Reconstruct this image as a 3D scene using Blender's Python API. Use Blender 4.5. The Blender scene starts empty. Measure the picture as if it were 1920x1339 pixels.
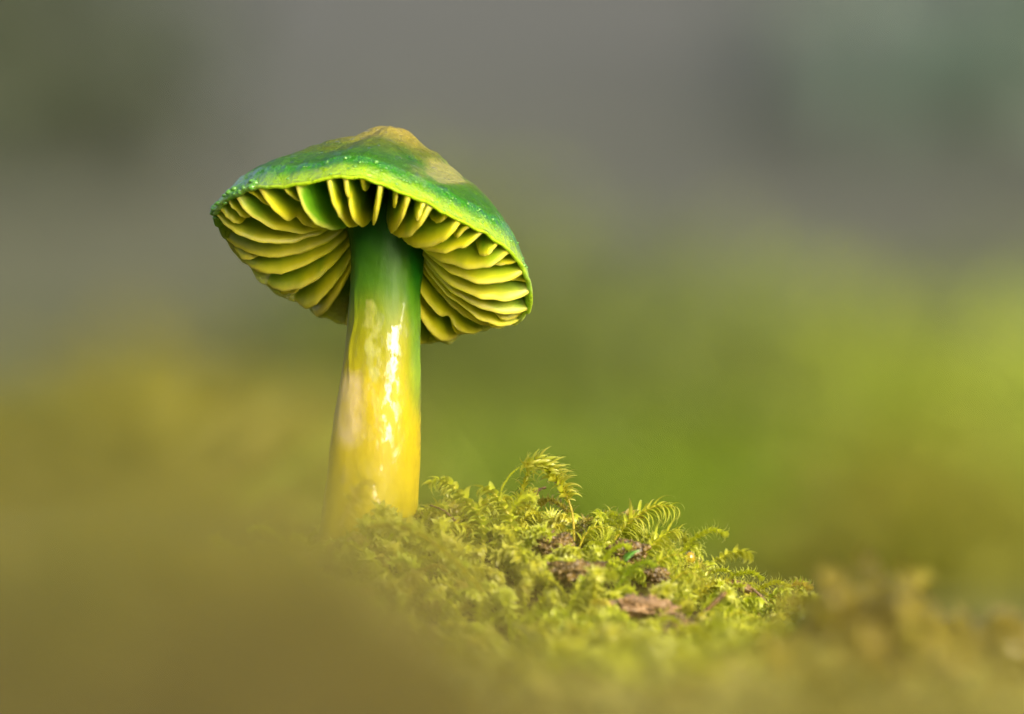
import bpy, math, random
import numpy as np
from mathutils import Vector, Matrix, noise as mn

# ------------------------------------------------------------------ camera, world, sun, exposure
S = bpy.context.scene
COL = S.collection
P = 0.0000424            # metres per photo pixel at the mushroom
D = 1.2                  # camera to mushroom, metres
CX, CZ = (960 - 695) * P, (958 - 669.5) * P

cam = bpy.data.cameras.new('camera')
camo = bpy.data.objects.new('camera', cam)
COL.objects.link(camo)
camo.location = (CX, -D, CZ)
camo.rotation_euler = (math.radians(90), 0, 0)
cam.sensor_width = 36
cam.lens = 36 * D / (1920 * P)
cam.clip_start = 0.01
cam.clip_end = 500
cam.dof.use_dof = True
cam.dof.focus_distance = D - 0.001
cam.dof.aperture_fstop = cam.lens / 15.5
cam.dof.aperture_blades = 0
S.camera = camo

SUN_EL, SUN_AZ = 19, 29          # degrees: height, and how far right of the camera's back
w = bpy.data.worlds.new('World')
S.world = w
w.use_nodes = True
nt = w.node_tree
bg = nt.nodes['Background']
sky = nt.nodes.new('ShaderNodeTexSky')
sky.sky_type = 'NISHITA'
sky.sun_disc = False
sky.sun_elevation = math.radians(SUN_EL)
sky.sun_rotation = math.radians(180 - SUN_AZ)
sky.dust_density = 8.0
sky.air_density = 0.6
sky.ozone_density = 0.5
nt.links.new(sky.outputs[0], bg.inputs[0])
bg.inputs[1].default_value = 0.12

sl = bpy.data.lights.new('sun', 'SUN')
sl.energy = 1.3
sl.angle = math.radians(44)
sl.color = (1.0, 0.98, 0.93)
so = bpy.data.objects.new('sun', sl)
COL.objects.link(so)
ea, aa = math.radians(SUN_EL), math.radians(SUN_AZ)
sdir = Vector((math.sin(aa) * math.cos(ea), -math.cos(aa) * math.cos(ea), math.sin(ea)))
so.rotation_euler = sdir.to_track_quat('Z', 'Y').to_euler()
so.location = sdir * 3

S.view_settings.view_transform = 'Standard'
S.view_settings.look = 'None'
S.view_settings.exposure = 1.12
S.view_settings.gamma = 1.0
S.view_settings.use_curve_mapping = False
S.cycles.use_denoising = True
S.cycles.denoiser = 'OPENIMAGEDENOISE'
S.cycles.max_bounces = 10
S.cycles.transparent_max_bounces = 8
S.cycles.caustics_reflective = False
S.cycles.caustics_refractive = False

rnd = random.Random(7)
nr = np.random.default_rng(11)

# ------------------------------------------------------------------ helpers
def W(px, py, Y=0.0):
    s = P * (D + Y) / D
    return Vector((CX + (px - 960) * s, Y, CZ - (py - 669.5) * s))

def lin(r, g, b):
    f = lambda c: (c / 255 / 12.92) if c <= 10 else (((c / 255) + 0.055) / 1.055) ** 2.4
    return np.array((f(r), f(g), f(b)))

def sm(a, b, x):
    t = np.clip((x - a) / (b - a), 0, 1)
    return t * t * (3 - 2 * t)

def mix(a, b, t):
    return a * (1 - t) + b * t

def tag(o, label=None, cat=None, group=None, kind=None):
    if label: o['label'] = label
    if cat: o['category'] = cat
    if group: o['group'] = group
    if kind: o['kind'] = kind
    return o

def link(name, data, parent=None):
    o = bpy.data.objects.new(name, data)
    COL.objects.link(o)
    if parent: o.parent = parent
    return o

def mesh_np(name, V, F, mat=None, smooth=True, col=None):
    """fast mesh from numpy arrays; F is (n,4) or (n,3)"""
    V = np.asarray(V, dtype=np.float32); F = np.asarray(F, dtype=np.int32)
    me = bpy.data.meshes.new(name)
    me.vertices.add(len(V)); me.vertices.foreach_set('co', V.ravel())
    k = F.shape[1]
    me.loops.add(F.size); me.loops.foreach_set('vertex_index', F.ravel())
    me.polygons.add(len(F))
    me.polygons.foreach_set('loop_start', np.arange(0, F.size, k, dtype=np.int32))
    me.polygons.foreach_set('use_smooth', np.full(len(F), smooth))
    me.update(calc_edges=True)
    if col is not None:
        a = me.attributes.new('tint', 'FLOAT_COLOR', 'POINT')
        c = np.ones((len(V), 4), dtype=np.float32); c[:, :np.shape(col)[1]] = col
        a.data.foreach_set('color', c.ravel())
    if mat: me.materials.append(mat)
    return me

def grid_faces(nu, nv, close_u=False, off=0):
    """verts indexed [u*nv+v]"""
    u = np.arange(nu if close_u else nu - 1)[:, None]; v = np.arange(nv - 1)[None, :]
    u2 = (u + 1) % nu
    a = u * nv + v; b = u2 * nv + v
    return (np.stack([a, b, b + 1, a + 1], -1).reshape(-1, 4) + off)

def fbm(V, scale, seed=0.0, octv=3):
    out = np.empty(len(V))
    for i, p in enumerate(V):
        q = Vector((p[0] * scale + seed, p[1] * scale - seed * .7, p[2] * scale + seed * 1.3))
        out[i] = mn.fractal(q, 1.0, 2.0, octv)
    return out

# ------------------------------------------------------------------ materials
def new_mat(name):
    m = bpy.data.materials.new(name); m.use_nodes = True
    return m, m.node_tree, m.node_tree.nodes['Principled BSDF']

def nd(t, typ, **kw):
    n = t.nodes.new(typ)
    for k, v in kw.items(): setattr(n, k, v)
    return n

def ramp(t, fac, stops):
    r = nd(t, 'ShaderNodeValToRGB')
    e = r.color_ramp.elements
    while len(e) < len(stops): e.new(0.5)
    for el, (p, c) in zip(e, stops):
        el.position = p
        el.color = (*c, 1) if len(c) == 3 else c
    t.links.new(fac, r.inputs[0])
    return r

def noise_tex(t, scale, detail=4, vec=None, rough=.55):
    n = nd(t, 'ShaderNodeTexNoise')
    n.inputs['Scale'].default_value = scale; n.inputs['Detail'].default_value = detail
    n.inputs['Roughness'].default_value = rough
    if vec is not None: t.links.new(vec, n.inputs['Vector'])
    return n

def coords(t, scale=(1, 1, 1)):
    c = nd(t, 'ShaderNodeTexCoord'); m = nd(t, 'ShaderNodeMapping')
    m.inputs['Scale'].default_value = scale
    t.links.new(c.outputs['Object'], m.inputs['Vector'])
    return m.outputs[0]

def wax_mat(name, film=False, sss=.75, rad=(.9, .9, .18), scale=.0009, rough=.38, coat=1.0, coat_rough=.07,
            bump_scale=(1, 1, .35), fine=2600, coarse=600, fine_d=.00003, coarse_d=.00012, coat_ior=1.55):
    m, t, b = new_mat(name)
    a = nd(t, 'ShaderNodeAttribute', attribute_name='tint')
    vec = coords(t, bump_scale)
    n0 = noise_tex(t, 900, 3, vec)
    hs = nd(t, 'ShaderNodeHueSaturation')
    t.links.new(a.outputs['Color'], hs.inputs['Color'])
    mr = nd(t, 'ShaderNodeMapRange'); mr.inputs['To Min'].default_value = .82; mr.inputs['To Max'].default_value = 1.18
    t.links.new(n0.outputs[0], mr.inputs[0]); t.links.new(mr.outputs[0], hs.inputs['Value'])
    t.links.new(hs.outputs[0], b.inputs['Base Color'])
    b.inputs['Subsurface Weight'].default_value = sss
    b.inputs['Subsurface Radius'].default_value = rad
    b.inputs['Subsurface Scale'].default_value = scale
    b.inputs['Roughness'].default_value = rough
    b.inputs['Coat Weight'].default_value = coat
    b.inputs['Coat Roughness'].default_value = coat_rough
    b.inputs['Coat IOR'].default_value = coat_ior
    if film:
        fv = coords(t, (1, 1, .42)); fn = noise_tex(t, film, 6, fv, .62)
        fa = nd(t, 'ShaderNodeMath', operation='ADD'); t.links.new(fn.outputs[0], fa.inputs[0]); t.links.new(a.outputs['Alpha'], fa.inputs[1])
        fr_ = nd(t, 'ShaderNodeMapRange'); fr_.inputs['From Min'].default_value = .975; fr_.inputs['From Max'].default_value = 1.015
        t.links.new(fa.outputs[0], fr_.inputs[0]); t.links.new(fr_.outputs[0], b.inputs['Coat Weight'])
        b.inputs['Specular IOR Level'].default_value = .25
    n1 = noise_tex(t, coarse, 2, vec); n2 = noise_tex(t, fine, 3, vec, .6)
    b1 = nd(t, 'ShaderNodeBump'); b1.inputs['Strength'].default_value = 1; b1.inputs['Distance'].default_value = coarse_d
    b2 = nd(t, 'ShaderNodeBump'); b2.inputs['Strength'].default_value = 1; b2.inputs['Distance'].default_value = fine_d
    t.links.new(n1.outputs[0], b1.inputs['Height']); t.links.new(n2.outputs[0], b2.inputs['Height'])
    t.links.new(b1.outputs[0], b2.inputs['Normal'])
    t.links.new(b2.outputs[0], b.inputs['Normal']); t.links.new(b2.outputs[0], b.inputs['Coat Normal'])
    return m

M_cap = wax_mat('cap_skin', film=1500, bump_scale=(1, 1, 1), fine=2600, coarse=900, fine_d=.00030, coarse_d=.00016, coat_rough=.05, rough=.5, coat_ior=1.6)
M_gill = wax_mat('gill_flesh', coat=.25, coat_rough=.3, rough=.5, fine_d=.00001, coarse_d=.00004, bump_scale=(1, 1, 1), scale=.00045)
M_stem = wax_mat('stem_skin', film=1400, fine=2600, coarse=420, fine_d=.00003, coarse_d=.00003, coat_rough=.04, rough=.5, coat_ior=1.5)

def leaf_mat(name, stops, trans=.5, rough=.28, brown=(.30, .19, .055)):
    """tint.r = shoot value, tint.g = along the leaf, tint.b = brownness"""
    m, t, b = new_mat(name)
    a = nd(t, 'ShaderNodeAttribute', attribute_name='tint')
    sp = nd(t, 'ShaderNodeSeparateColor'); t.links.new(a.outputs['Color'], sp.inputs[0])
    r = ramp(t, sp.outputs[0], stops)
    tip = nd(t, 'ShaderNodeMix', data_type='RGBA', blend_type='MIX')
    mg = nd(t, 'ShaderNodeMath', operation='MULTIPLY'); mg.inputs[1].default_value = .55
    t.links.new(sp.outputs[1], mg.inputs[0]); t.links.new(mg.outputs[0], tip.inputs['Factor'])
    t.links.new(r.outputs[0], tip.inputs['A']); tip.inputs['B'].default_value = (.48, .52, .16, 1)
    br = nd(t, 'ShaderNodeMix', data_type='RGBA', blend_type='MIX')
    t.links.new(sp.outputs[2], br.inputs['Factor']); t.links.new(tip.outputs['Result'], br.inputs['A'])
    br.inputs['B'].default_value = (*brown, 1)
    t.links.new(br.outputs['Result'], b.inputs['Base Color'])
    b.inputs['Roughness'].default_value = rough
    tr = nd(t, 'ShaderNodeBsdfTranslucent'); t.links.new(br.outputs['Result'], tr.inputs['Color'])
    mx = nd(t, 'ShaderNodeMixShader'); mx.inputs[0].default_value = trans
    t.links.new(b.outputs[0], mx.inputs[1]); t.links.new(tr.outputs[0], mx.inputs[2])
    t.links.new(mx.outputs[0], t.nodes['Material Output'].inputs['Surface'])
    return m

MOSS_STOPS = [(0, (.26, .40, .01)), (.35, (.55, .62, .018)), (.7, (.60, .59, .03)), (1, (.64, .52, .06))]
M_moss = leaf_mat('moss_leaf', MOSS_STOPS)
M_drymoss = leaf_mat('dry_moss_leaf', [(0, (.19, .22, .02)), (.5, (.38, .335, .045)), (1, (.50, .41, .085))], trans=.3, rough=.5, brown=(.165, .135, .024))

def simple_mat(name, c1, c2, scale=800, rough=.5, bump=.0001, coat=0.0, trans=0, spec=.5):
    m, t, b = new_mat(name)
    vec = coords(t)
    n = noise_tex(t, scale, 4, vec)
    r = ramp(t, n.outputs[0], [(.3, c1), (.7, c2)])
    t.links.new(r.outputs[0], b.inputs['Base Color'])
    b.inputs['Roughness'].default_value = rough
    b.inputs['Coat Weight'].default_value = coat; b.inputs['Coat Roughness'].default_value = .08
    b.inputs['Transmission Weight'].default_value = trans
    bp = nd(t, 'ShaderNodeBump'); bp.inputs['Distance'].default_value = bump
    t.links.new(n.outputs[0], bp.inputs['Height']); t.links.new(bp.outputs[0], b.inputs['Normal'])
    return m

M_soil = simple_mat('wet_soil', (.045, .028, .007), (.22, .145, .03), 1800, .35, .0003, .45)
M_palesoil = simple_mat('pale_crumb', (.14, .08, .03), (.46, .30, .14), 1800, .45, .0003, .3)
M_twig = simple_mat('twig_bark', (.05, .032, .009), (.22, .13, .03), 2500, .5, .0002, .1)
M_capsule = simple_mat('capsule_wall', (.45, .30, .01), (.55, .42, .03), 900, .15, .00002, 1.0, trans=.35)
M_frag = simple_mat('leaf_blade', (.06, .26, .02), (.16, .42, .04), 1500, .3, .00003, .6)

# ------------------------------------------------------------------ ground sheet
def crest_z(x):
    px = 960 + (x - CX) / P
    py = np.interp(px, [-600, 0, 500, 700, 800, 900, 1000, 1100, 1180, 1250, 1300, 1400, 1600, 1900, 2600],
                   [1180, 1170, 1110, 1015, 1025, 1020, 1015, 1030, 1046, 1076, 1120, 1180, 1235, 1340, 1450])
    return CZ - (py - 669.5) * P

def ground_z(x, y):
    x = np.asarray(x, dtype=float); y = np.asarray(y, dtype=float)
    c = crest_z(x)
    edge = sm(.08, .9, np.abs(x))                     # the bank ends to both sides
    c = mix(c, -.03, edge)
    t_ = np.clip(-y / .046, 0, 1); t_ = t_ * t_ * (3 - 2 * t_) * .6 + t_ * .4
    front = mix(c, np.minimum(-.0132, c), t_)
    back = mix(c, -.040, sm(.004, .16, y))
    z = np.where(y < 0, front, back)
    # hummocks close to the camera
    hx = 1 - sm(-.0030, .0102, x + .10 * (y + .55))
    hx = hx * sm(-.12, -.05, x)
    z = z + .0182 * hx * np.exp(-((y + .60) / .080) ** 2)
    # browned tuft in front of the low end of the bank
    z = z + (.0052 * np.exp(-((x - .0362) / .0040) ** 2) + .0030 * np.exp(-((x - .045) / .006) ** 2)) * np.exp(-((y + .13) / .028) ** 2)
    z = z + .0035 * sm(.012, .03, x) * (1 - sm(.1, .2, x)) * np.exp(-((y + .40) / .09) ** 2)
    # valley floor, then a slope rising behind
    yy = np.maximum(y - 3.8, 0)
    z = z + .045 * yy + .006 * np.minimum(yy, 12) ** 2 * sm(0, 3, yy)
    z = z - .02 * np.maximum(-y - .8, 0) * (np.maximum(-y - .8, 0) < 2)
    return z

def graded(lim_in, n_in, lim_out, n_out):
    a = np.linspace(-lim_in, lim_in, n_in)
    k = np.geomspace(lim_in, lim_out, n_out)[1:]
    return np.concatenate([-k[::-1], a, k])

gx = graded(.06, 150, 40, 40) + CX
gy = np.concatenate([-np.geomspace(.62, 6, 14)[::-1], np.linspace(-.60, -.08, 120), np.linspace(-.075, .05, 110), np.geomspace(.055, 60, 70)])
GX, GY = np.meshgrid(gx, gy, indexing='ij')
GZ = ground_z(GX, GY)
V = np.stack([GX, GY, GZ], -1).reshape(-1, 3)
near = (np.abs(V[:, 0] - CX) < .07) & (V[:, 1] > -.65) & (V[:, 1] < .06)
nz = np.zeros(len(V)); nz[near] = fbm(V[near], 260, 3.1, 3)
V[:, 2] += nz * .0009
far = V[:, 1] > 3.5
nf = np.zeros(len(V)); nf[far] = fbm(V[far], 1.3, 8.1, 3)
V[:, 2] += nf * .02

def ground_material():
    m, t, b = new_mat('ground_cover')
    c = nd(t, 'ShaderNodeTexCoord')
    near = noise_tex(t, 700, 5, c.outputs['Object'])
    rn = ramp(t, near.outputs[0], [(.3, (.035, .026, .010)), (.5, (.10, .075, .022)), (.7, (.14, .14, .02))])
    farn = noise_tex(t, 5, 5, c.outputs['Object'])
    rl = ramp(t, farn.outputs[0], [(.3, (.098, .104, .090)), (.55, (.132, .140, .127)), (.75, (.122, .132, .102))])
    rg = ramp(t, farn.outputs[0], [(.3, (.085, .092, .04)), (.55, (.12, .13, .055)), (.75, (.14, .145, .058))])
    mw = nd(t, 'ShaderNodeSeparateXYZ'); t.links.new(c.outputs['Object'], mw.inputs[0])
    wob = noise_tex(t, .8, 2, c.outputs['Object'])
    ad = nd(t, 'ShaderNodeMath', operation='MULTIPLY_ADD'); ad.inputs[1].default_value = 3.0
    t.links.new(wob.outputs[0], ad.inputs[0]); t.links.new(mw.outputs['Y'], ad.inputs[2])
    mz = nd(t, 'ShaderNodeMapRange'); mz.inputs['From Min'].default_value = 6.2; mz.inputs['From Max'].default_value = 8.6
    t.links.new(ad.outputs[0], mz.inputs[0])
    rf = nd(t, 'ShaderNodeMix', data_type='RGBA')
    t.links.new(mz.outputs[0], rf.inputs['Factor']); t.links.new(rg.outputs[0], rf.inputs['A']); t.links.new(rl.outputs[0], rf.inputs['B'])
    sx = nd(t, 'ShaderNodeSeparateXYZ'); t.links.new(c.outputs['Object'], sx.inputs[0])
    mr = nd(t, 'ShaderNodeMapRange'); mr.inputs['From Min'].default_value = .3; mr.inputs['From Max'].default_value = 1.5
    t.links.new(sx.outputs['Y'], mr.inputs[0])
    mx = nd(t, 'ShaderNodeMix', data_type='RGBA')
    t.links.new(mr.outputs[0], mx.inputs['Factor']); t.links.new(rn.outputs[0], mx.inputs['A']); t.links.new(rf.outputs['Result'], mx.inputs['B'])
    t.links.new(mx.outputs['Result'], b.inputs['Base Color'])
    b.inputs['Roughness'].default_value = .85
    b.inputs['Specular IOR Level'].default_value = .1
    bp = nd(t, 'ShaderNodeBump'); bp.inputs['Distance'].default_value = .0003
    t.links.new(near.outputs[0], bp.inputs['Height']); t.links.new(bp.outputs[0], b.inputs['Normal'])
    return m
g = link('ground', mesh_np('ground', V, grid_faces(len(gx), len(gy)), ground_material()))
tag(g, 'mossy woodland floor rising to a leaf-strewn slope behind', kind='structure')

# ------------------------------------------------------------------ mushroom
root = link('mushroom', None)
tag(root, 'wet green and yellow waxy mushroom with open gilled cap standing on moss', 'mushroom')

XC, RP = 699.0, 298.0       # centre and radius of the cap margin in photo pixels
front_pts = [(401, 403), (407, 392), (413, 380), (428, 372), (443, 362), (460, 355), (480, 350), (505, 349), (535, 346), (560, 344), (593, 337),
             (615, 330), (640, 327), (665, 331), (697, 337), (727, 347), (755, 360), (787, 372), (813, 385), (840, 398), (863, 411),
             (888, 427), (912, 436), (937, 453), (957, 470), (977, 492), (990, 520), (997, 553)]
back_pts = [(997, 553), (995, 577), (983, 592), (960, 607), (930, 609), (905, 614), (887, 618), (867, 630), (840, 637), (807, 640), (770, 640),
            (730, 632), (690, 618), (650, 606), (630, 601), (602, 587), (572, 570), (547, 560), (522, 547), (497, 530), (475, 512),
            (455, 485), (435, 462), (420, 443), (408, 420), (401, 403)]
ta, ya = [], []
for x, y in front_pts:
    ta.append(-math.acos(max(-1, min(1, (x - XC) / RP)))); ya.append(y)
for x, y in back_pts[1:]:
    ta.append(math.acos(max(-1, min(1, (x - XC) / RP)))); ya.append(y)
ta = np.array(ta); ya = np.array(ya, dtype=float)
o_ = np.argsort(ta); ta, ya = ta[o_], ya[o_]

def rim(th):
    """cap margin in (px, depth px, py)"""
    th = (np.asarray(th) + math.pi) % (2 * math.pi) - math.pi
    py = np.interp(th, ta, ya, period=2 * math.pi)
    py = py + (2.8 * np.sin(17 * th + 1) + 2.4 * np.sin(29 * th + 2.2) + 2.2 * np.sin(43 * th)) * (.35 + .65 * sm(-.1, .4, np.sin(th)))
    r = RP * (1 + .012 * np.sin(3 * th + 1) + .008 * np.sin(7 * th))
    return np.stack([XC + RP * np.cos(th), .96 * r * np.sin(th), py], -1)

C0 = np.array([701.0, 0.0, 487.0])
NV = np.array([32.0, 128.0, -238.0])          # the cap's axis, from margin plane to apex (px, depth, py)

def to_world(q):
    q = np.asarray(q); Y = q[..., 1] * P; s = P * (D + Y) / D
    return np.stack([CX + (q[..., 0] - 960) * s, Y, CZ - (q[..., 2] - 669.5) * s], -1)

def G_out(r, th):
    rs = (np.sqrt(r ** 2 + .0064) - .08) / (math.sqrt(1.0064) - .08)
    a = .82
    g = 1 - a * rs - (1 - a) * r ** 14
    b = .075 + .035 * np.cos(th - .35) - .095 * sm(.25, .95, -np.sin(th))
    g = g + b * np.sin(math.pi * r)
    g = g + .042 * np.exp(-(r / .20) ** 4)                                               # blunt boss at the top
    g = g + .014 * np.exp(-((r - .915) / .018) ** 2) * sm(.0, .5, -np.sin(th))           # ridge above the margin band
    g = g + .012 * np.sin(3 * th + .6) * r * (1 - r) * 3
    return g

def H_in(q):
    return np.interp(q, [0, .25, .5, .75, .9, .96, 1], [.46, .42, .33, .18, .085, .04, .0])

# cap: outer skin, rolled margin, underside
NT = 300
th = np.linspace(-math.pi, math.pi, NT, endpoint=False)
R_ = rim(th)
ro = np.concatenate([np.linspace(.0, .80, 46), np.linspace(.815, 1.0, 24)])
rows, cols, info = [], [], []
K = 33
for r in ro:
    bead = np.clip((r - .945) / .055, 0, 1)
    leftish = .15 + .85 * sm(.75, .95, -np.cos(th)) 
    q = C0 + (R_ - C0) * r + NV * G_out(np.full(NT, r), th)[:, None]
    q = q + NV * (.022 * bead * leftish * np.cos(th * K + .7 * np.sin(2 * th)))[:, None]
    q = q + (R_ - C0) * (.014 * bead * leftish * np.cos(th * K + .7 * np.sin(2 * th)))[:, None]
    rows.append(q); info.append((r, 0))
for k, dz in ((1.006, .003), (1.008, -.008), (1.002, -.017), (.990, -.018), (.975, -.006)):
    rows.append(C0 + (R_ - C0) * k + NV * dz); info.append((k, 1))
for q_ in (.955, .93, .9, .85, .8, .72, .64, .55, .45, .35, .25, .15, .05):
    rows.append(C0 + (R_ - C0) * q_ + NV * (H_in(q_) + .0)); info.append((q_, 2))
Q = np.stack(rows, 1)            # theta, row, 3
V = to_world(Q).reshape(-1, 3)
nrow = Q.shape[1]
TH = np.repeat(th, nrow); RR = np.tile([i[0] for i in info], NT); SIDE = np.tile([i[1] for i in info], NT)
# wrinkles on the skin
n1 = fbm(V, 260, 1.7, 3); n2 = fbm(V, 900, 5.2, 3)
axis = np.array([NV[0], NV[1], -NV[2]]) / np.linalg.norm(NV)
out = (SIDE == 0)
# pale sunken flake on the right shoulder
pxs = Q.reshape(-1, 3)
fl = np.exp(-(((pxs[:, 0] - 838 + (pxs[:, 2] - 318) * -.35) / 42) ** 2 + ((pxs[:, 2] - 322) / 20) ** 4)) * out
fl = np.clip(fl * 1.5 + (.8 * n2 + .7 * n1) * np.sqrt(fl), 0, 1)
amp = np.where(out, .00022 * sm(1, .5, RR) * sm(.02, .2, RR) + .00006, .00008)
V = V + axis * (n1 * amp + n2 * np.where(out, .00010, .00005))[:, None]
V = V - axis * (.00022 * sm(.3, .6, fl))[:, None]
# pigment
green = lin(74, 140, 6); dkgreen = lin(50, 112, 4); olive = lin(136, 126, 8); ochre = lin(196, 176, 74)
teal = lin(165, 218, 118); lime = lin(176, 216, 26); pale = lin(205, 200, 120)
c = np.tile(green, (len(V), 1))
c = mix(c, dkgreen, np.clip(.5 + n2, 0, 1)[:, None] * .7)
rightness = sm(-.2, .9, np.cos(TH - .9))
c = mix(c, olive, (sm(.9, .5, RR) * (.5 + .5 * rightness) * np.clip(.8 + n1, 0, 1))[:, None])
c = mix(c, ochre, (sm(.46, .10, RR) * .85)[:, None])
c = mix(c, ochre * .85, (rightness * sm(.2, .45, RR) * sm(.8, .5, RR) * np.clip(.35 + n1 * 1.4, 0, .85))[:, None])
edge_l = sm(.80, .97, RR) * sm(.35, .9, -np.cos(TH + .15))
edge_r = sm(.80, .97, RR) * sm(.55, .95, np.cos(TH - .25))
edge_f = sm(.935, .992, RR) * (1 - sm(.35, .9, -np.cos(TH + .15)))
band = sm(.90, .93, RR) * out
c = mix(c, lin(50, 142, 4), (band * .85)[:, None])
c = mix(c, lime, (edge_f * .95)[:, None])
c = mix(c, teal, (np.clip(edge_l * .85 + edge_r * .6, 0, 1) * np.clip(.7 + n1, .2, 1))[:, None])
c = mix(c, pale, np.clip(fl * .62, 0, 1)[:, None])
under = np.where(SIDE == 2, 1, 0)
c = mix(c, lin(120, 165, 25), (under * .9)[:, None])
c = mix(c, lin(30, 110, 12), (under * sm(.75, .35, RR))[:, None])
backrim = (SIDE >= 1) * sm(.78, .93, RR) * sm(.1, .5, np.sin(TH))
c = mix(c, lin(205, 205, 120), (backrim * .75)[:, None])  # pale back margin, colour lightened further as if light came through
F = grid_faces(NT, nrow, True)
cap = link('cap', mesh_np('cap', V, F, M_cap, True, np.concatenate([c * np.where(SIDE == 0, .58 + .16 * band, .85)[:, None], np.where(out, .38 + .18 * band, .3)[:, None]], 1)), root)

# beads of slime along the margin
m_bead, t_, b_ = new_mat('slime')
b_.inputs['Base Color'].default_value = (.13, .36, .05, 1); b_.inputs['Transmission Weight'].default_value = .15; b_.inputs['Coat Weight'].default_value = 1.0
b_.inputs['Roughness'].default_value = .06; b_.inputs['IOR'].default_value = 1.36
import bmesh
def ico(sub):
    bm = bmesh.new(); bmesh.ops.create_icosphere(bm, subdivisions=sub, radius=1)
    V = np.array([tuple(v.co) for v in bm.verts]); F = np.array([[v.index for v in f.verts] for f in bm.faces]); bm.free()
    return V, F
I2, I2F = ico(3)
rb = random.Random(5)
Vs, Fs = [], []; off = 0
Vg = V.reshape(NT, nrow, 3)
for k_ in range(120):
    left = k_ < 34
    ti = int((rb.uniform(-182, -138) if left else min(-4, rb.triangular(-140, 25, -72))) % 360 / 360 * NT + NT / 2) % NT
    ri = rb.randrange(66, 71) if left else rb.randrange(60, 70)
    sz = rb.uniform(.00018, .00036) if left else rb.uniform(.00005, .00014) * (1.5 if rb.random() < .12 else 1)
    p_ = Vg[ti, ri]
    Vs.append(I2 * sz * np.array((1, .9, rb.uniform(.55, .9))) + p_); Fs.append(I2F + off); off += len(I2)
bd = link('slime_beads', mesh_np('slime_beads', np.concatenate(Vs), np.concatenate(Fs), m_bead), cap)
bd['kind'] = 'stuff'

# gills: each a thick blade from the margin towards the stem
def make_gill(t0, q0, depth, thick, seed, green_=0.0, notch=0.0, curve=0.0):
    r_ = random.Random(seed)
    n = 30
    q = np.linspace(.985, q0, n)
    u = (q - q0) / (.985 - q0)                 # 1 at margin .. 0 at inner end
    full = q0 < .4
    edge = np.interp(q, [.20, .27, .36, .5, .7, .85, .93, .985], [.27, .16, .05, -.05, -.12, -.11, -.07, -.016]) if full else None
    top = H_in(q)
    root_ = np.clip((G_out(q, np.full(n, t0)) - top) * .5 - .012, -.004, .05)
    if full:
        low = top + (edge - top) * depth
    else:
        low = top - (.16 * depth) * np.sin(np.clip(u, 0, 1) ** .75 * math.pi) ** .8 - .015
    ph = r_.uniform(0, 6.28)
    low = low + .008 * np.sin(u * 7 + ph) * np.sin(u * math.pi) + .002 * np.sin(u * 23 + ph * 2)
    low = low + np.array([.009 * mn.fractal(Vector((x * 9, ph, seed * .37)), 1.0, 2.0, 3) for x in u])
    if notch:
        low = low + notch * np.exp(-((u - r_.uniform(.55, .8)) / .06) ** 2)
    inner = sm(0, .10, u)
    low = mix(top - .01, low, .15 + .85 * inner) if not full else low
    tw = t0 + curve * (1 - u) ** 1.5 + .020 * np.sin(u * 4 + ph) * (1 - u * .5) * (r_.random() - .3)
    secs = [(-1, 0.0), (-.80, .35), (-.62, .7), (-.48, .9), (-.22, .985), (0, 1.0), (.22, .985), (.48, .9), (.62, .7), (.80, .35), (1, 0.0)]
    lean = r_.uniform(-.5, .5)
    Vv, Cc = [], []
    yel = lin(232, 226, 26); yolive = lin(176, 192, 16); gr = lin(70, 150, 14); pal = lin(232, 222, 110)
    yel = yel * r_.uniform(.9, 1.08)
    for i in range(n):
        for (a, h) in secs:
            rt_ = top[i] + root_[i]; hz = rt_ + (low[i] - rt_) * h
            thk = thick * (.55 + .45 * math.sin(min(1, u[i] * 1.3) * math.pi * .5)) * (.75 + .25 * (1 - u[i]))
            dth = (a * thk + lean * h * thick * 1.2) / (RP * max(q[i], .3))
            rr = rim(tw[i] + dth)
            Vv.append(C0 + (rr - C0) * q[i] + NV * hz)
            cc = mix(lin(52, 104, 6), yolive, sm(.15, .85, h)); cc = mix(cc, yel, sm(.65, .98, h))  # green flesh at the root, darkened further for the shade between gills
            cc = mix(cc, gr, max(green_, .8 * (1 - h) ** 1.1 + .3 * sm(.35, .0, u[i])))
            nn = mn.fractal(Vector((u[i] * 4, h * 1.5 + a * .4, seed * 1.7)), 1.0, 2.0, 3)
            cc = mix(cc, gr, max(0, min(.5, nn * .7)))
            cc = mix(cc, pal, (.55 + nn * .4) * sm(.93, 1., h) * sm(.1, .5, u[i]) + .35 * sm(.9, 1.0, u[i]))
            Cc.append(cc)
    V = to_world(np.array(Vv))
    F = grid_faces(n, len(secs))
    return mesh_np('gill', V, F, M_gill, True, np.array(Cc))

FULL = [-175, -149, -134, -117, -108, -100, -86.5, -76.5, -67, -56.5, -45.5, -31, -16, -3, 10, 23, 34, 46, 58, 70, 84, 99, 110, 121, 132, 146, 160]
SHORT = [-158, -142, -166, -125, -93.5, -81.5, -71.5, -61, -51, -38, -23, -9, 17, 29, 40, 52, 64, 153, 139, 126]
for i, a in enumerate(FULL):
    t0 = math.radians(a + rnd.uniform(-1, 1))
    me = make_gill(t0, .235 + rnd.uniform(0, .06), rnd.uniform(.90, 1.08), rnd.uniform(11, 14.5) * (.95 if -125 < a < -60 else 1), i * 7 + 1,
                   green_=.85 if a == -117 else 0, notch=.06 if i in (2, 5, 17) else 0, curve=rnd.uniform(-.07, .07))
    link('gill', me, cap)
for i, a in enumerate(SHORT):
    me = make_gill(math.radians(a), rnd.uniform(.60, .78), rnd.uniform(.75, 1.25), rnd.uniform(8, 11.5), i * 7 + 301, curve=rnd.uniform(-.03, .03))
    link('gill', me, cap)

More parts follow.
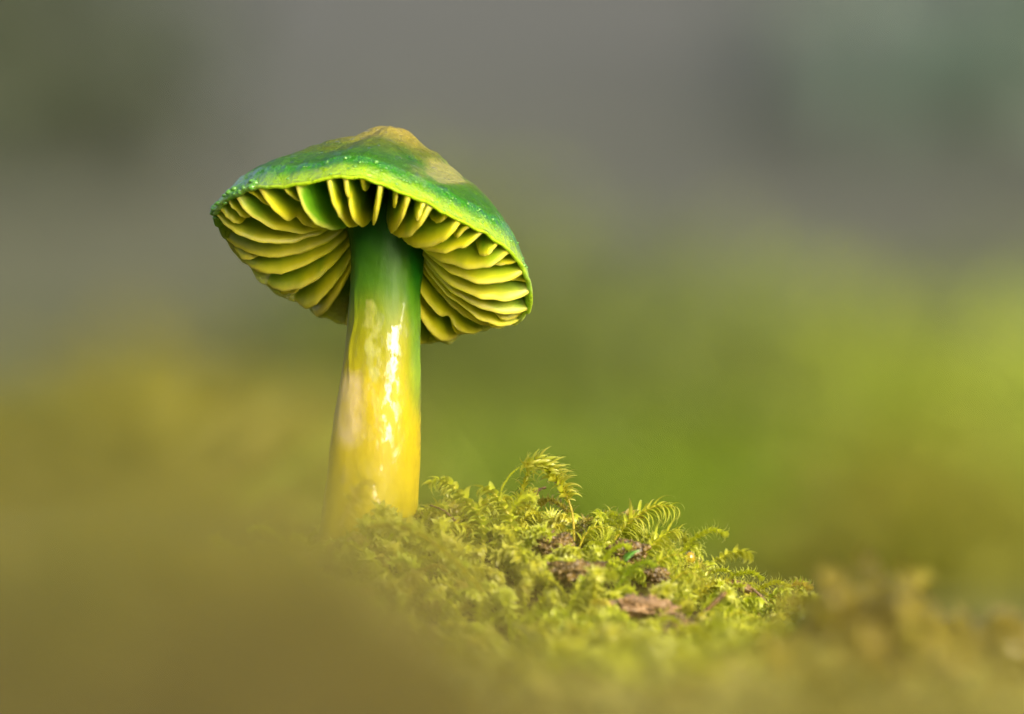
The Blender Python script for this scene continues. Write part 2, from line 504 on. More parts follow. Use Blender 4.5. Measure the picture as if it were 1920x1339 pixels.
# stem
sy = np.array([360, 400, 430, 450, 500, 550, 600, 640, 700, 750, 800, 850, 900, 950, 1000, 1060])
slx = np.array([628, 640, 652, 656, 657, 655, 652, 649, 641, 631, 625, 618, 614, 607, 600, 596])
srx = np.array([822, 812, 802, 797, 790, 786, 787, 787, 788, 787, 786, 785, 783, 779, 774, 768])
ys = np.linspace(360, 1060, 260)
cl = np.interp(ys, sy, (slx + srx) / 2); hw = np.interp(ys, sy, (srx - slx) / 2)
ker = np.ones(13) / 13
cl = np.convolve(np.pad(cl, 6, 'edge'), ker, 'valid'); hw = np.convolve(np.pad(hw, 6, 'edge'), ker, 'valid')
dep = np.interp(ys, [360, 430, 700, 1060], [50, 34, 8, 0])
NS = 180
ang = np.linspace(-math.pi, math.pi, NS, endpoint=False)
Q = np.zeros((NS, len(ys), 3))
for i, t_ in enumerate(ang):
    rr = hw * (1 + .02 * math.cos(2 * t_ + .5) + .012 * math.cos(5 * t_))
    Q[i, :, 0] = cl + rr * math.cos(t_)
    Q[i, :, 1] = dep + rr * math.sin(t_) * .95
    Q[i, :, 2] = ys
V = to_world(Q).reshape(-1, 3)
q = Q.reshape(-1, 3)
n1 = fbm(V * np.array([1, 1, .45]), 330, 2.2, 3); n2 = fbm(V * np.array([1, 1, .5]), 1100, 7.7, 3)
nx = np.cos(np.repeat(ang, len(ys))); ny = np.sin(np.repeat(ang, len(ys)))
nrm = np.stack([nx, ny, np.zeros_like(nx)], -1)
facing = ny < .2
# pale scar low on the left, with a raised lip
sc_d = ((q[:, 0] - 656) / 31) ** 2 + ((q[:, 2] - 770) / 72) ** 4 + .45 * n2 + .5 * n1
scar = sm(1.5, .35, sc_d) * facing
lip = np.exp(-((sc_d - 1.25) / .16) ** 2) * facing * (q[:, 0] > 640)
V = V + nrm * (n1 * .00010 + n2 * .000035 - scar * .00003)[:, None]
# ridge of slime down the upper left
rg = np.exp(-((q[:, 0] - (666 - (q[:, 2] - 560) * .09 + 9 * n1 + 3 * np.sin(q[:, 2] * .055))) / 3.2) ** 2) * facing * sm(520, 560, q[:, 2]) * sm(740, 690, q[:, 2])
V = V + nrm * (rg * .00010)[:, None]
yy = q[:, 2] + 26 * n1
top_ = lin(26, 122, 12); midg = lin(92, 150, 14); yg = lin(190, 190, 16); yel = lin(234, 212, 12); gold = lin(230, 214, 8)
c = np.tile(top_, (len(V), 1))
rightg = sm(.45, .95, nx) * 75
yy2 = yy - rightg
c = mix(c, midg, sm(430, 540, yy2)[:, None]); c = mix(c, yg, sm(530, 650, yy2)[:, None])
c = mix(c, yel, sm(640, 760, yy2)[:, None]); c = mix(c, gold, sm(800, 960, yy2)[:, None])
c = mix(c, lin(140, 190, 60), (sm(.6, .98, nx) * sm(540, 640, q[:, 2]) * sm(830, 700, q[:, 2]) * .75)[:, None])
# broad left highlight painted into the stem colour as a pale ragged band
hl = np.exp(-((q[:, 0] - 693 + (q[:, 2] - 600) * -.06) / 17) ** 2) * sm(540, 590, q[:, 2]) * sm(770, 700, q[:, 2]) * facing
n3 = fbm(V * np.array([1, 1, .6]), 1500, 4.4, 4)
c = mix(c, lin(220, 222, 120), (.8 * sm(.35, .75, hl * (1 + .9 * n3 + .5 * n1)) * np.clip(.62 + .5 * n3, .2, .9))[:, None])
c = mix(c, lin(240, 220, 150), (scar * np.clip(.85 + n2 * .5, 0, 1))[:, None])
c = mix(c, lin(235, 215, 100), (lip * .6)[:, None])
sk = sm(.25, .5, n2 + n1 * .6) * sm(.35, .8, -nx) * sm(830, 900, q[:, 2]) * .5
c = mix(c, lin(230, 210, 120), sk[:, None])
film = .46 * sm(400, 640, q[:, 2]) + .03 - .005 * sm(680, 760, q[:, 2]) - .0 * sm(850, 950, q[:, 2])
film = film - scar * .25 - .12 * sm(.3, .9, -nx)
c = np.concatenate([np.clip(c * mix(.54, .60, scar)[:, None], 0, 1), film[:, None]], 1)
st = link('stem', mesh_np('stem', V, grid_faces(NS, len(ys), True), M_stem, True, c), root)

# ------------------------------------------------------------------ moss
def leaf_np(L, wd, curl, segs=6, fold=.35, pal=0.0):
    """one narrow leaf: local y along, x across, curling towards -z. returns V, F, tip"""
    t = np.linspace(0, 1, segs + 1)
    ang = -curl * t ** 1.3
    dy = np.cos(ang); dz = np.sin(ang)
    y = np.concatenate([[0], np.cumsum((dy[1:] + dy[:-1]) / 2)]) * L / segs
    z = np.concatenate([[0], np.cumsum((dz[1:] + dz[:-1]) / 2)]) * L / segs
    ww = wd * .5 * np.clip((np.minimum(1, .55 + 3.2 * t)) * (1 - t) ** .75 * 1.25, .05, 1.2)
    V = []
    for i in range(segs + 1):
        V += [(-ww[i], y[i], z[i] + fold * ww[i]), (0, y[i], z[i]), (ww[i], y[i], z[i] + fold * ww[i])]
    return np.array(V), grid_faces(segs + 1, 3), np.repeat(t, 3)

def leaf_flat(L, wd, curl, segs=3):
    t = np.linspace(0, 1, segs + 1)
    ang = -curl * t
    y = np.concatenate([[0], np.cumsum(np.cos(ang[1:]))]) * L / segs
    z = np.concatenate([[0], np.cumsum(np.sin(ang[1:]))]) * L / segs
    ww = wd * .5 * np.clip(1.2 * (1 - t) ** .8, .08, 1)
    V = []
    for i in range(segs + 1): V += [(-ww[i], y[i], z[i]), (ww[i], y[i], z[i])]
    return np.array(V), grid_faces(segs + 1, 2), np.repeat(t, 2)

def smooth_path(pts, n):
    pts = [Vector(p) for p in pts]
    ext = [pts[0] * 2 - pts[1]] + pts + [pts[-1] * 2 - pts[-2]]
    out = []
    m = len(pts) - 1
    for k in range(n):
        u = k / (n - 1) * m; i = min(int(u), m - 1); f = u - i
        p0, p1, p2, p3 = ext[i:i + 4]
        out.append(.5 * ((2 * p1) + (p2 - p0) * f + (2 * p0 - 5 * p1 + 4 * p2 - p3) * f * f + (3 * p1 - p0 - 3 * p2 + p3) * f ** 3))
    return out

def tube_np(path, radii, sides=6, col=None):
    V = []; n = len(path)
    for i, p in enumerate(path):
        d = (path[min(i + 1, n - 1)] - path[max(i - 1, 0)]).normalized()
        a = d.orthogonal().normalized() if i == 0 else (a - d * a.dot(d)).normalized()
        b = d.cross(a)
        for s in range(sides):
            t = 2 * math.pi * s / sides
            V.append(p + (a * math.cos(t) + b * math.sin(t)) * radii[i])
    V = np.array([tuple(v) for v in V])
    u = np.arange(n - 1)[:, None]; s = np.arange(sides)[None, :]; s2 = (s + 1) % sides
    F = np.stack([u * sides + s, u * sides + s2, (u + 1) * sides + s2, (u + 1) * sides + s], -1).reshape(-1, 4)
    return V, F

def leaf_frames(path, step, r_, spread, lean, secund=None):
    """positions and orientation matrices of leaves along a path; lean = how much they lie along the stem"""
    out = []
    n = len(path)
    seg = [(path[i + 1] - path[i]).length for i in range(n - 1)]
    tot = sum(seg); s = step; phi = r_.uniform(0, 6.28)
    a = (path[1] - path[0]).orthogonal().normalized()
    while s < tot:
        acc = 0
        for i in range(n - 1):
            if acc + seg[i] >= s: break
            acc += seg[i]
        f = (s - acc) / seg[i]
        p = path[i].lerp(path[i + 1], f); d = (path[i + 1] - path[i]).normalized()
        a = (a - d * a.dot(d)).normalized(); b = d.cross(a)
        phi += 2.39996
        o = a * math.cos(phi) + b * math.sin(phi)
        if secund is not None:
            o = (o + secund * .55); o = (o - d * o.dot(d)).normalized()
        u = s / tot
        yv = (d * lean + o * spread * (1 - .25 * u)).normalized()
        # upper face looks to the tip so that curling goes outwards
        zv = (d - yv * d.dot(yv))
        if secund is not None: zv = zv - secund * .9; zv = zv - yv * zv.dot(yv)
        zv = zv.normalized(); xv = yv.cross(zv)
        M = Matrix((xv, yv, zv)).transposed()
        out.append((p, M, u))
        s += step * r_.uniform(.75, 1.25)
    return out

def shoot_template(kind, seed):
    """a whole shoot as arrays, base at origin, about 1 unit (mm) scale"""
    r_ = random.Random(seed)
    h = r_.uniform(4.0, 6.5)
    bend = r_.uniform(.3, 1.0) * h * .75
    pts = [(0, 0, -1.0), (.05 * bend, 0, h * .35), (.35 * bend, r_.uniform(-.3, .3), h * .72), (.8 * bend, r_.uniform(-.5, .5), h * .92), (1.15 * bend, 0, h * .88)]
    path = smooth_path(pts, 16)
    sec = Vector((.55, 0, -.8)).normalized()
    step = .11 if kind == 'fine' else .3
    Vs, Fs, Ts = [], [], []; off = 0
    v, f = tube_np(path, np.linspace(.14, .05, len(path)), 5 if kind == 'fine' else 3)
    Vs.append(v); Fs.append(f); Ts.append(np.zeros(len(v))); off += len(v)
    for (p, M, u) in leaf_frames(path[2:], step, r_, r_.uniform(.7, 1.1), .75, sec if seed % 3 else None):
        L = r_.uniform(1.3, 2.1) * (1 - .35 * u) * (1 if kind == 'fine' else 1.25)
        wd = r_.uniform(.42, .64) * (1 if kind == 'fine' else 1.9)
        if kind == 'fine': v, f, t = leaf_np(L, wd, r_.uniform(.7, 1.9), 4)
        else: v, f, t = leaf_flat(L, wd, r_.uniform(.5, 1.5), 2)
        v = v @ np.array(M).T + np.array(p)
        Vs.append(v); Fs.append(f + off); Ts.append(t); off += len(v)
    return np.concatenate(Vs) * .001, np.concatenate(Fs), np.concatenate(Ts)

T_fine = [shoot_template('fine', s) for s in range(9)]
T_coarse = [shoot_template('coarse', 50 + s) for s in range(6)]

def rot_np(az, tilt, roll):
    return np.array(Matrix.Rotation(az, 3, 'Z') @ Matrix.Rotation(tilt, 3, 'Y') @ Matrix.Rotation(roll, 3, 'Z'))

def scatter(name, spots, temps, mat, scale, tilt, value, brown, label, cat, seed):
    r_ = random.Random(seed)
    Vs, Fs, Cs = [], [], []; off = 0
    for (x, y) in spots:
        v, f, t = r_.choice(temps)
        z = float(ground_z(x, y))
        s = r_.uniform(*scale)
        Rm = rot_np(r_.uniform(0, 6.28), r_.uniform(*tilt), 0)
        vv = (v * s) @ Rm.T + np.array((x, y, z))
        c = np.empty((len(v), 3))
        val = value(x, y, r_)
        c[:, 0] = np.clip(val + r_.uniform(-.12, .12), 0, 1); c[:, 1] = t; c[:, 2] = brown(x, y, r_)
        Vs.append(vv); Fs.append(f + off); Cs.append(c); off += len(v)
    o = link(name, mesh_np(name, np.concatenate(Vs), np.concatenate(Fs), mat, True, np.concatenate(Cs)))
    return tag(o, label, cat, kind='stuff')

def patch(x, y, sc, seed):
    return mn.noise(Vector((x * sc, y * sc, seed)))

def spots_in(n, x0, x1, y0, y1, r_, keep=lambda x, y: True):
    out = []
    while len(out) < n:
        x, y = r_.uniform(x0, x1), r_.uniform(y0, y1)
        if keep(x, y): out.append((x, y))
    return out

def on_ground(px, py, lift=0.0):
    for Y in np.linspace(-.2, .012, 425):
        p = W(px, py, Y)
        if p.z <= float(ground_z(p.x, p.y)) + lift: return float(Y)
    return None

r0 = random.Random(3)
def px_of(x, y): return 960 + (x - CX) / (P * (D + y) / D)
# keep the stem's foot and the brown clods clear
def keep_focus(x, y):
    if (x / .0042) ** 2 + ((y - .0) / .0045) ** 2 < 1: return False
    sc_ = P * (D + y) / D
    px, py = 960 + (x - CX) / sc_, 669.5 + (CZ - float(ground_z(x, y))) / sc_
    for (cx_, cy_, Y, wp, hp, m_, lb) in CLODS:
        if abs(px - cx_) < wp * .5 and cy_ - hp * .4 < py < cy_ + hp * .5 + 52 and (px * 7.13) % 1 < .5: return False
    return True
CLODS = [  # px, py, Y, width px, height px, material, label
    (1178, 1035, -.004, 76, 46, 'soil', 'glossy dark brown crumb of wet soil in front of the drooping pale moss fronds'),
    (1040, 1022, -.005, 74, 50, 'soil', 'dark brown wet soil lump at the foot of the arching moss shoot'),
    (1085, 1072, -.010, 130, 44, 'soil', 'broad dark soil patch between the moss tufts below two wet crumbs'),
    (1262, 1178, -.016, 70, 50, 'soil', 'wet dark brown beaded lump beside the feathery flat moss frond'),
    (1200, 1140, -.020, 150, 46, 'pale', 'pale pinkish brown crumbly soil ledge on the moss slope'),
    (1232, 1078, -.006, 46, 30, 'soil', 'small dark brown crumb beside the bright green leaf fragment'),
]
CLODS = [(px, py, (on_ground(px, py, .0022) or 0) , wp, hp, m_, lb) for (px, py, Y, wp, hp, m_, lb) in CLODS]

def val_focus(x, y, r_): return .45 + .45 * patch(x, y, 180, 1.0) + .1 * r_.random()
def br_focus(x, y, r_):
    p = px_of(x, y)
    b = .5 * float(sm(1380, 1650, p)) + .25 * float(sm(.1, .45, patch(x, y, 150, 5.0)))
    return min(.85, b + (.5 if r_.random() < .05 else 0))

scatter('moss_carpet', spots_in(1500, -.020, .052, -.048, .010, r0, keep_focus), T_fine, M_moss, (.42, .82), (-.2, .9),
        val_focus, br_focus, 'sharp yellow-green feathery moss covering the bank around the stem', 'moss', 21)
def val_mid(x, y, r_): return .5 + .4 * patch(x, y, 90, 2.0)
def br_mid(x, y, r_):
    p = px_of(x, y)
    return .15 + .5 * float(sm(1250, 1650, p)) + .5 * float(sm(900, 600, p)) * float(sm(-.03, -.1, y))
scatter('moss_slope', spots_in(1500, -.026, .056, -.17, -.048, r0), T_coarse + T_fine[:2], M_moss, (.6, 1.0), (-.1, .8),
        val_mid, br_mid, 'blurred yellow-green moss sloping forward from the bank', 'moss', 22)
scatter('dry_moss', spots_in(2600, -.032, .046, -.70, -.17, r0), T_coarse, M_drymoss, (.6, 1.0), (-.1, .9),
        lambda x, y, r_: .45 + .7 * patch(x, y, 60, 4.0), lambda x, y, r_: min(.95, max(0, .2 + .6 * patch(x, y, 40, 6.0) + .6 * float(sm(-.60, -.68, y)) + .25 * float(sm(-.30, -.45, y) * sm(.004, .014, x)))),
        'strongly blurred ochre-brown dry moss hummocks before the bank', 'moss', 23)

# moss shoots that stand out one by one: stem plus every leaf
LEAFV = {}
def leaf_mesh(style, k, val, mat):
    key = (style, k, val)
    if key not in LEAFV:
        rr = random.Random(hash(style) % 97 + k * 13 if False else k * 13 + len(style))
        if style == 'plume': v, f, t = leaf_np(2.6, .60, 1.4 + .5 * k, 8, .6)
        elif style == 'fine': v, f, t = leaf_np(2.9, .30, 1.3 + .5 * k, 8, .5)
        elif style == 'broad': v, f, t = leaf_np(1.35, .62, .6 + .4 * k, 6, .6)
        elif style == 'bead': v, f, t = leaf_np(.55, .24, .7 + .2 * k, 4, .6)
        else: v, f, t = leaf_np(1.9, .34, .5 + .3 * k, 6, .4)
        c = np.zeros((len(v), 3)); c[:, 0] = val; c[:, 1] = t
        LEAFV[key] = mesh_np('leaf', v * .001, f, mat, True, c)
    return LEAFV[key]

def hero(pts, style, val, label, step=.16, spread=.9, lean=.7, sec=(.5, 0, -.85), scale=1.0, seed=0, brown=0.0, start=.15, group=None):
    r_ = random.Random(seed)
    yb = on_ground(pts[0][0], pts[0][1], .0012) if pts[0][2] > -.03 else pts[0][2]
    dy = 0 if yb is None else yb - pts[0][2]
    P3 = [W(p[0], p[1], p[2] + dy) for p in pts]
    if yb is None:
        P3 = [Vector((P3[0].x, P3[0].y, float(ground_z(P3[0].x, P3[0].y)) - .0003))] + P3
    base = P3[0]
    path = smooth_path([(p - base) * 1000 for p in P3], 22)       # in mm
    rt = link('moss_shoot', None); rt.location = base
    tag(rt, label, 'moss shoot', group)
    v, f = tube_np(path, np.linspace(.13, .05, len(path)) * max(.7, scale), 6)
    c = np.zeros((len(v), 3)); c[:, 0] = min(1, val + .25); c[:, 2] = brown + .15
    link('stem', mesh_np('stem', v * .001, f, M_moss, True, c), rt)
    k0 = int(start * len(path))
    s_ = Vector(sec).normalized() if sec else None
    for (p, M, u) in leaf_frames(path[k0:], step, r_, spread, lean, s_):
        vq = round(min(1, max(0, val + r_.choice((-.15, 0, .12)))), 2)
        o = link('leaf', leaf_mesh(style, r_.randrange(3), vq, M_moss), rt)
        sc = scale * r_.uniform(.75, 1.15) * (1 - .35 * u) * (.7 + .3 * min(1, u * 5))
        M4 = M.to_4x4() @ Matrix.Diagonal((sc, sc, sc, 1))
        M4.translation = p * .001
        o.matrix_basis = M4
    return rt

hero([(1077, 1015, .001), (1073, 962, .001), (1058, 920, .001), (1034, 886, .001), (1008, 866, .0), (985, 872, -.001)], 'plume', .62,
     'tall pale yellow-green moss shoot arching over like a crook', step=.075, sec=(.7, .1, .2), scale=.85, seed=1, start=.28)
hero([(1140, 1030, .0), (1165, 995, .0), (1195, 968, .0), (1228, 950, .0), (1262, 950, .0)], 'fine', .55,
     'long drooping frond with fine silvery hair-like leaves above the wet crumb', step=.06, sec=(.75, 0, -.6), scale=1.0, seed=2)
hero([(1195, 1060, .0), (1222, 1025, .0), (1248, 1002, .001), (1272, 994, .001)], 'fine', .52,
     'shorter hairy frond tucked below the long drooping frond', step=.065, sec=(.8, 0, -.5), scale=.85, seed=3)
hero([(1205, 1085, -.001), (1240, 1050, -.001), (1268, 1040, -.001), (1290, 1048, -.001)], 'fine', .5,
     'low hairy moss frond leaning out behind the green leaf fragment', step=.07, sec=(.7, 0, -.6), scale=.75, seed=4)
hero([(905, 985, -.010), (880, 945, -.010), (852, 915, -.010), (826, 900, -.010), (808, 908, -.010)], 'broad', .40,
     'curled bright green moss tip leaning towards the yellow stem', step=.13, sec=(-.6, 0, -.7), scale=1.3, seed=5, start=.1)
hero([(960, 985, -.010), (940, 945, -.010), (918, 918, -.010), (898, 918, -.010)], 'broad', .45,
     'small hooked green moss tip beside the curled tip', step=.14, sec=(-.6, 0, -.6), scale=1.2, seed=6, start=.1)
hero([(965, 1000, -.012), (972, 955, -.012), (982, 912, -.012), (994, 876, -.012)], 'plume', .66,
     'upright stout yellow-green moss shoot in front of the arching shoot', step=.13, spread=.6, lean=1.0, sec=None, scale=.75, seed=7)
hero([(938, 930, .003), (950, 900, .003), (966, 882, .003), (988, 868, .003)], 'bead', .12,
     'thin dark green shoot set with tiny bead-like leaves', step=.10, sec=None, scale=1.0, seed=8, start=0)
hero([(1034, 1000, -.001), (1034, 985, -.002), (1034, 972, -.004)], 'star', .6,
     'star-shaped moss rosette facing outward beneath the arching shoot', step=.05, spread=1.3, lean=.25, sec=None, scale=.85, seed=9, start=.5)
hero([(1085, 1030, .0), (1098, 1002, .0), (1118, 988, .0), (1138, 992, .0)], 'fine', .55,
     'low arched moss shoot between the crook and the drooping fronds', step=.07, sec=(.7, 0, -.6), scale=.7, seed=10)
hero([(1278, 1110, .0), (1296, 1082, .0), (1312, 1060, .0), (1328, 1056, .0)], 'fine', .35,
     'small green hooked shoot beside the golden capsule', step=.13, sec=(.7, 0, -.6), scale=.55, seed=11)
hero([(1300, 1222, -.022), (1345, 1200, -.022), (1395, 1185, -.022), (1445, 1188, -.022)], 'fine', .42,
     'flat feathery moss frond lying along the lower slope', step=.09, spread=1.0, lean=.8, sec=(.5, 0, -.8), scale=.95, seed=12)
hero([(1440, 1180, -.002), (1458, 1150, -.002), (1470, 1128, -.002), (1476, 1108, -.002)], 'broad', .35,
     'upright shoot of rounded translucent leaves beyond the rusty twig', step=.17, spread=.8, lean=.9, sec=None, scale=.95, seed=13, brown=.2)
hero([(1475, 1190, -.003), (1492, 1160, -.003), (1512, 1138, -.003), (1528, 1128, -.003)], 'broad', .5,
     'leaning shoot of rounded leaves on the browning moss', step=.17, spread=.8, lean=.9, sec=None, scale=.85, seed=14, brown=.3)
hero([(690, 985, -.035), (740, 985, -.036), (790, 1000, -.038), (850, 1045, -.040), (905, 1105, -.042)], 'broad', .62,
     'blurred thick yellow-green shoot sprawling down before the stem foot', step=.13, spread=.8, lean=.8, sec=None, scale=1.1, seed=15, start=0)
hero([(640, 985, -.050), (662, 940, -.050), (680, 905, -.050), (700, 900, -.050)], 'plume', 1.0,
     'pale blurred moss tip leaning against the yellow stem foot', step=.13, spread=.8, lean=.8, sec=(.5, 0, -.5), scale=.7, seed=16)
hero([(1690, 1270, -.006), (1715, 1225, -.006), (1745, 1190, -.006), (1785, 1190, -.006)], 'fine', .95,
     'faded brown arching frond at the low end of the bank', step=.12, sec=(.6, 0, -.7), scale=.85, seed=17, brown=.4)
hero([(1555, 1200, -.004), (1570, 1160, -.004), (1595, 1130, -.004), (1630, 1140, -.004)], 'fine', .9,
     'tan drooping moss frond among the browned tufts', step=.12, sec=(.6, 0, -.7), scale=.8, seed=18, brown=.3)

hero([(872, 1015, -.006), (892, 968, -.006), (922, 936, -.006), (958, 936, -.006)], 'plume', .55,
     'arched leafy moss shoot beside the upright stout shoot', step=.085, sec=(.6, 0, -.6), scale=.8, seed=21)
hero([(1235, 1125, -.003), (1262, 1088, -.003), (1290, 1072, -.003), (1318, 1088, -.003)], 'fine', .58,
     'drooping hairy moss frond under the golden capsule', step=.075, sec=(.6, 0, -.7), scale=.75, seed=22)
hero([(1335, 1185, -.004), (1362, 1158, -.004), (1390, 1148, -.004), (1420, 1160, -.004)], 'fine', .5,
     'short drooping frond beneath the curled amber withered shoot', step=.08, sec=(.6, 0, -.7), scale=.65, seed=23)
hero([(800, 1040, -.020), (822, 1005, -.020), (850, 985, -.020), (880, 990, -.020)], 'plume', .68,
     'soft yellowish moss shoot below the thin broken twig', step=.09, sec=(.6, 0, -.6), scale=.8, seed=24)

# ------------------------------------------------------------------ crumbs of soil, twigs, capsule, leaf fragment
I3, I3F = ico(4); I1, I1F = ico(2)

def clod(px, py, Y, wp, hp, m_, lb, seed):
    r_ = random.Random(seed)
    c = W(px, py, Y); a, b, h = wp * P * .5, wp * P * .4, hp * P * .5
    mat = M_soil if m_ == 'soil' else M_palesoil
    n = fbm(I3, 1.9, seed, 4)
    core = I3 * np.array((a, b, h)) * (.80 + .55 * n)[:, None]
    o = link('soil_crumb', None); o.location = c; tag(o, lb, 'soil')
    link('core', mesh_np('core', core, I3F, mat), o)
    Vs, Fs = [], []; off = 0
    for i in range(int(90 + wp * 1.2)):
        d = Vector((r_.gauss(0, 1), r_.gauss(0, 1), r_.gauss(0, 1))).normalized()
        k = .80 + .55 * mn.fractal(Vector((d.x * 1.9 + seed, d.y * 1.9 - seed * .7, d.z * 1.9 + seed * 1.3)), 1.0, 2.0, 4)
        s = r_.uniform(.00006, .00022)
        v = I1 * (s * np.array((r_.uniform(.7, 1.3), r_.uniform(.7, 1.3), r_.uniform(.6, 1.1)))) + np.array((d.x * a * k, d.y * b * k, d.z * h * k))
        Vs.append(v); Fs.append(I1F + off); off += len(v)
    gr = link('grains', mesh_np('grains', np.concatenate(Vs), np.concatenate(Fs), mat), o)
    gr['kind'] = 'stuff'
for i, cdef in enumerate(CLODS): clod(*cdef, i + 3)

def twig(pts, r0_, r1_, label, seed, mat=M_twig, knob=0.25):
    r_ = random.Random(seed)
    yb = on_ground(pts[0][0], pts[0][1], .0012)
    dy = 0 if yb is None else yb - pts[0][2]
    path = smooth_path([W(p[0], p[1], p[2] + dy) for p in pts], 40)
    rad = np.linspace(r0_, r1_, 40) * np.array([1 + knob * r_.uniform(-1, 1) for _ in range(40)])
    base = path[0].copy()
    v, f = tube_np([p - base for p in path], rad, 8)
    o = link('twig', mesh_np('twig', v, f, mat)); o.location = base
    return tag(o, label, 'twig')
twig([(862, 985, -.006), (845, 968, -.006), (828, 955, -.006), (806, 947, -.006)], .00013, .00006, 'thin dark broken twig poking out beside the yellow stem', 1)
twig([(870, 1000, -.006), (850, 990, -.006), (836, 983, -.006), (820, 977, -.006)], .00014, .00007, 'short dark twig stub under the thin broken twig', 2)
twig([(1280, 1175, -.004), (1310, 1155, -.003), (1335, 1135, -.003), (1362, 1110, -.003)], .00012, .00022, 'knobbly rust-brown twig rising from the wet lump', 3)
tw = twig([(1352, 1150, -.002), (1366, 1104, -.002), (1394, 1098, -.002), (1418, 1110, -.002), (1438, 1132, -.002)], .00010, .00012, 'curled amber withered shoot arching over the green moss', 4)
twig([(1000, 930, .004), (1012, 918, .004), (1024, 914, .004)], .00018, .00008, 'tiny dark brown scrap caught under the arching shoot', 5, knob=.5)
# swollen wet part of the withered shoot
v = I3 * np.array((.0010, .0004, .00036)) * (1 + .45 * fbm(I3, 3.2, 4, 4))[:, None]
pd = link('husk', mesh_np('husk', v, I3F, M_twig), tw)
pd.location = W(1390, 1100, tw.location.y) - tw.location; pd.rotation_euler = (0, .35, 0)

cp = link('capsule', None); cp.location = W(1290, 1078, (on_ground(1290, 1078, .0008) or 0) - .001)
tag(cp, 'round golden moss capsule glistening on a short stalk', 'capsule')
pth = smooth_path([(0, 0, 0), (.00008, 0, .0006), (.00015, 0, .0011)], 10)
v, f = tube_np(pth, [.00007] * 10, 6); link('stalk', mesh_np('stalk', v, f, M_twig), cp)
v = I3 * np.array((.00043, .00043, .00052)); u = link('urn', mesh_np('urn', v, I3F, M_capsule), cp); u.location = (.00017, 0, .00135)

v, f, t = leaf_np(1.5, .95, .8, 10, .35)
lf = link('leaf_fragment', mesh_np('leaf_fragment', v * .001, f, M_frag)); lf.location = W(1172, 1054, on_ground(1172, 1062, .0034) or -.01)
lf.rotation_euler = (math.radians(60), math.radians(20), math.radians(-75))
md = lf.modifiers.new('thickness', 'SOLIDIFY'); md.thickness = .00006
tag(lf, 'bright green leaf fragment lying among the moss and wet crumbs', 'leaf')

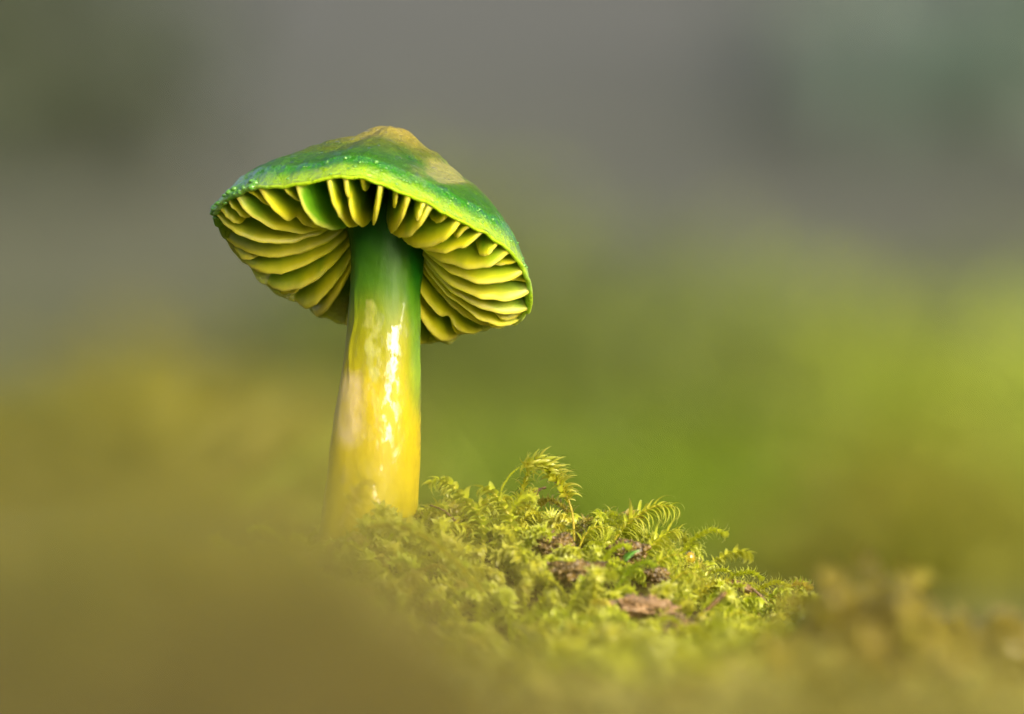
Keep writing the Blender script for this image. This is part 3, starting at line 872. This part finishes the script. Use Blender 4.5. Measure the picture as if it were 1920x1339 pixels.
# ------------------------------------------------------------------ plants far behind, out of focus
def plant(name, px, py, Y, wpx, hpx, cols, label, cat, seed, n=2600, leaf=.012, kind='shrub'):
    r_ = np.random.default_rng(seed)
    s = P * (D + Y) / D
    c = W(px, py, Y); a, h = wpx * s * .5, hpx * s * .5
    gz = float(ground_z(c.x, c.y))
    base = Vector((c.x, c.y, gz - .01))
    o = link(name, None); o.location = base; tag(o, label, cat)
    m, t, b = new_mat(name + '_leaf')
    at = nd(t, 'ShaderNodeAttribute', attribute_name='tint')
    t.links.new(at.outputs['Color'], b.inputs['Base Color']); b.inputs['Roughness'].default_value = .6
    tr = nd(t, 'ShaderNodeBsdfTranslucent'); t.links.new(at.outputs['Color'], tr.inputs['Color'])
    mx = nd(t, 'ShaderNodeMixShader'); mx.inputs[0].default_value = .35
    t.links.new(b.outputs[0], mx.inputs[1]); t.links.new(tr.outputs[0], mx.inputs[2])
    t.links.new(mx.outputs[0], t.nodes['Material Output'].inputs['Surface'])
    # clumped leaf cloud
    cl_ = r_.normal(0, .42, (40, 3)); pick = r_.integers(0, 40, n)
    p = cl_[pick] + r_.normal(0, .20, (n, 3))
    p = p * np.array((a, a, h)) + np.array((0, 0, c.z - base.z))
    keep = p[:, 2] > .012
    p = p[keep]; n = len(p)
    d1 = r_.normal(0, 1, (n, 3)); d1 /= np.linalg.norm(d1, axis=1)[:, None]
    d2 = np.cross(d1, r_.normal(0, 1, (n, 3))); d2 /= np.linalg.norm(d2, axis=1)[:, None]
    L = (leaf * r_.uniform(.6, 1.3, n))[:, None]
    V = np.stack([p - d1 * L, p + d2 * L * .35, p + d1 * L, p - d2 * L * .35], 1).reshape(-1, 3)
    F = np.arange(4 * n).reshape(n, 4)
    cc = np.array([lin(*k) for k in cols])[r_.integers(0, len(cols), n)] * r_.uniform(.75, 1.2, n)[:, None]
    link('crown', mesh_np('crown', V, F, m, False, np.repeat(cc, 4, 0)), o)
    for i in range(7):
        q = cl_[i] * np.array((a, a, h)) + np.array((0, 0, c.z - base.z)); q[2] = max(q[2], .03)
        pth = smooth_path([(0, 0, 0), (q[0] * .35, q[1] * .35, q[2] * .5), tuple(q)], 8)
        v, f = tube_np(pth, np.linspace(.004, .0015, 8), 5)
        link('stem', mesh_np('stem', v, f, M_twig), o)
    return o

plant('shrub', 1540, 840, 3.0, 1300, 640, [(158, 176, 60), (152, 170, 60), (160, 170, 62)], 'blurred bright yellow-green bush behind the drooping moss fronds', 'shrub', 1, n=4500)
plant('shrub', 1340, 1040, 2.2, 1000, 320, [(124, 150, 28), (130, 152, 34)], 'blurred mid-green low bush below the bright yellow-green bush', 'shrub', 2)
plant('shrub', 1830, 1060, 1.8, 700, 420, [(138, 140, 40), (132, 134, 36)], 'blurred golden bracken beside the bright yellow-green bush', 'bracken', 7)
plant('shrub', 300, 940, 2.6, 760, 420, [(142, 138, 44), (134, 130, 42), (126, 132, 44)], 'blurred ochre bracken clump behind the dry moss hummock', 'bracken', 3)
plant('shrub', 860, 800, 3.0, 1100, 640, [(114, 128, 56), (118, 132, 58)], 'blurred dull green bush directly behind the yellow stem', 'shrub', 4)
plant('shrub', 40, 330, 6.2, 1100, 1400, [(80, 90, 68), (76, 87, 64)], 'blurred dark grey-brown thicket on the slope behind', 'shrub', 5, leaf=.03, n=900)
plant('shrub', 1950, 250, 6.6, 900, 900, [(104, 126, 112), (108, 126, 110)], 'blurred bluish green bush high on the slope behind', 'shrub', 6, leaf=.03, n=700)
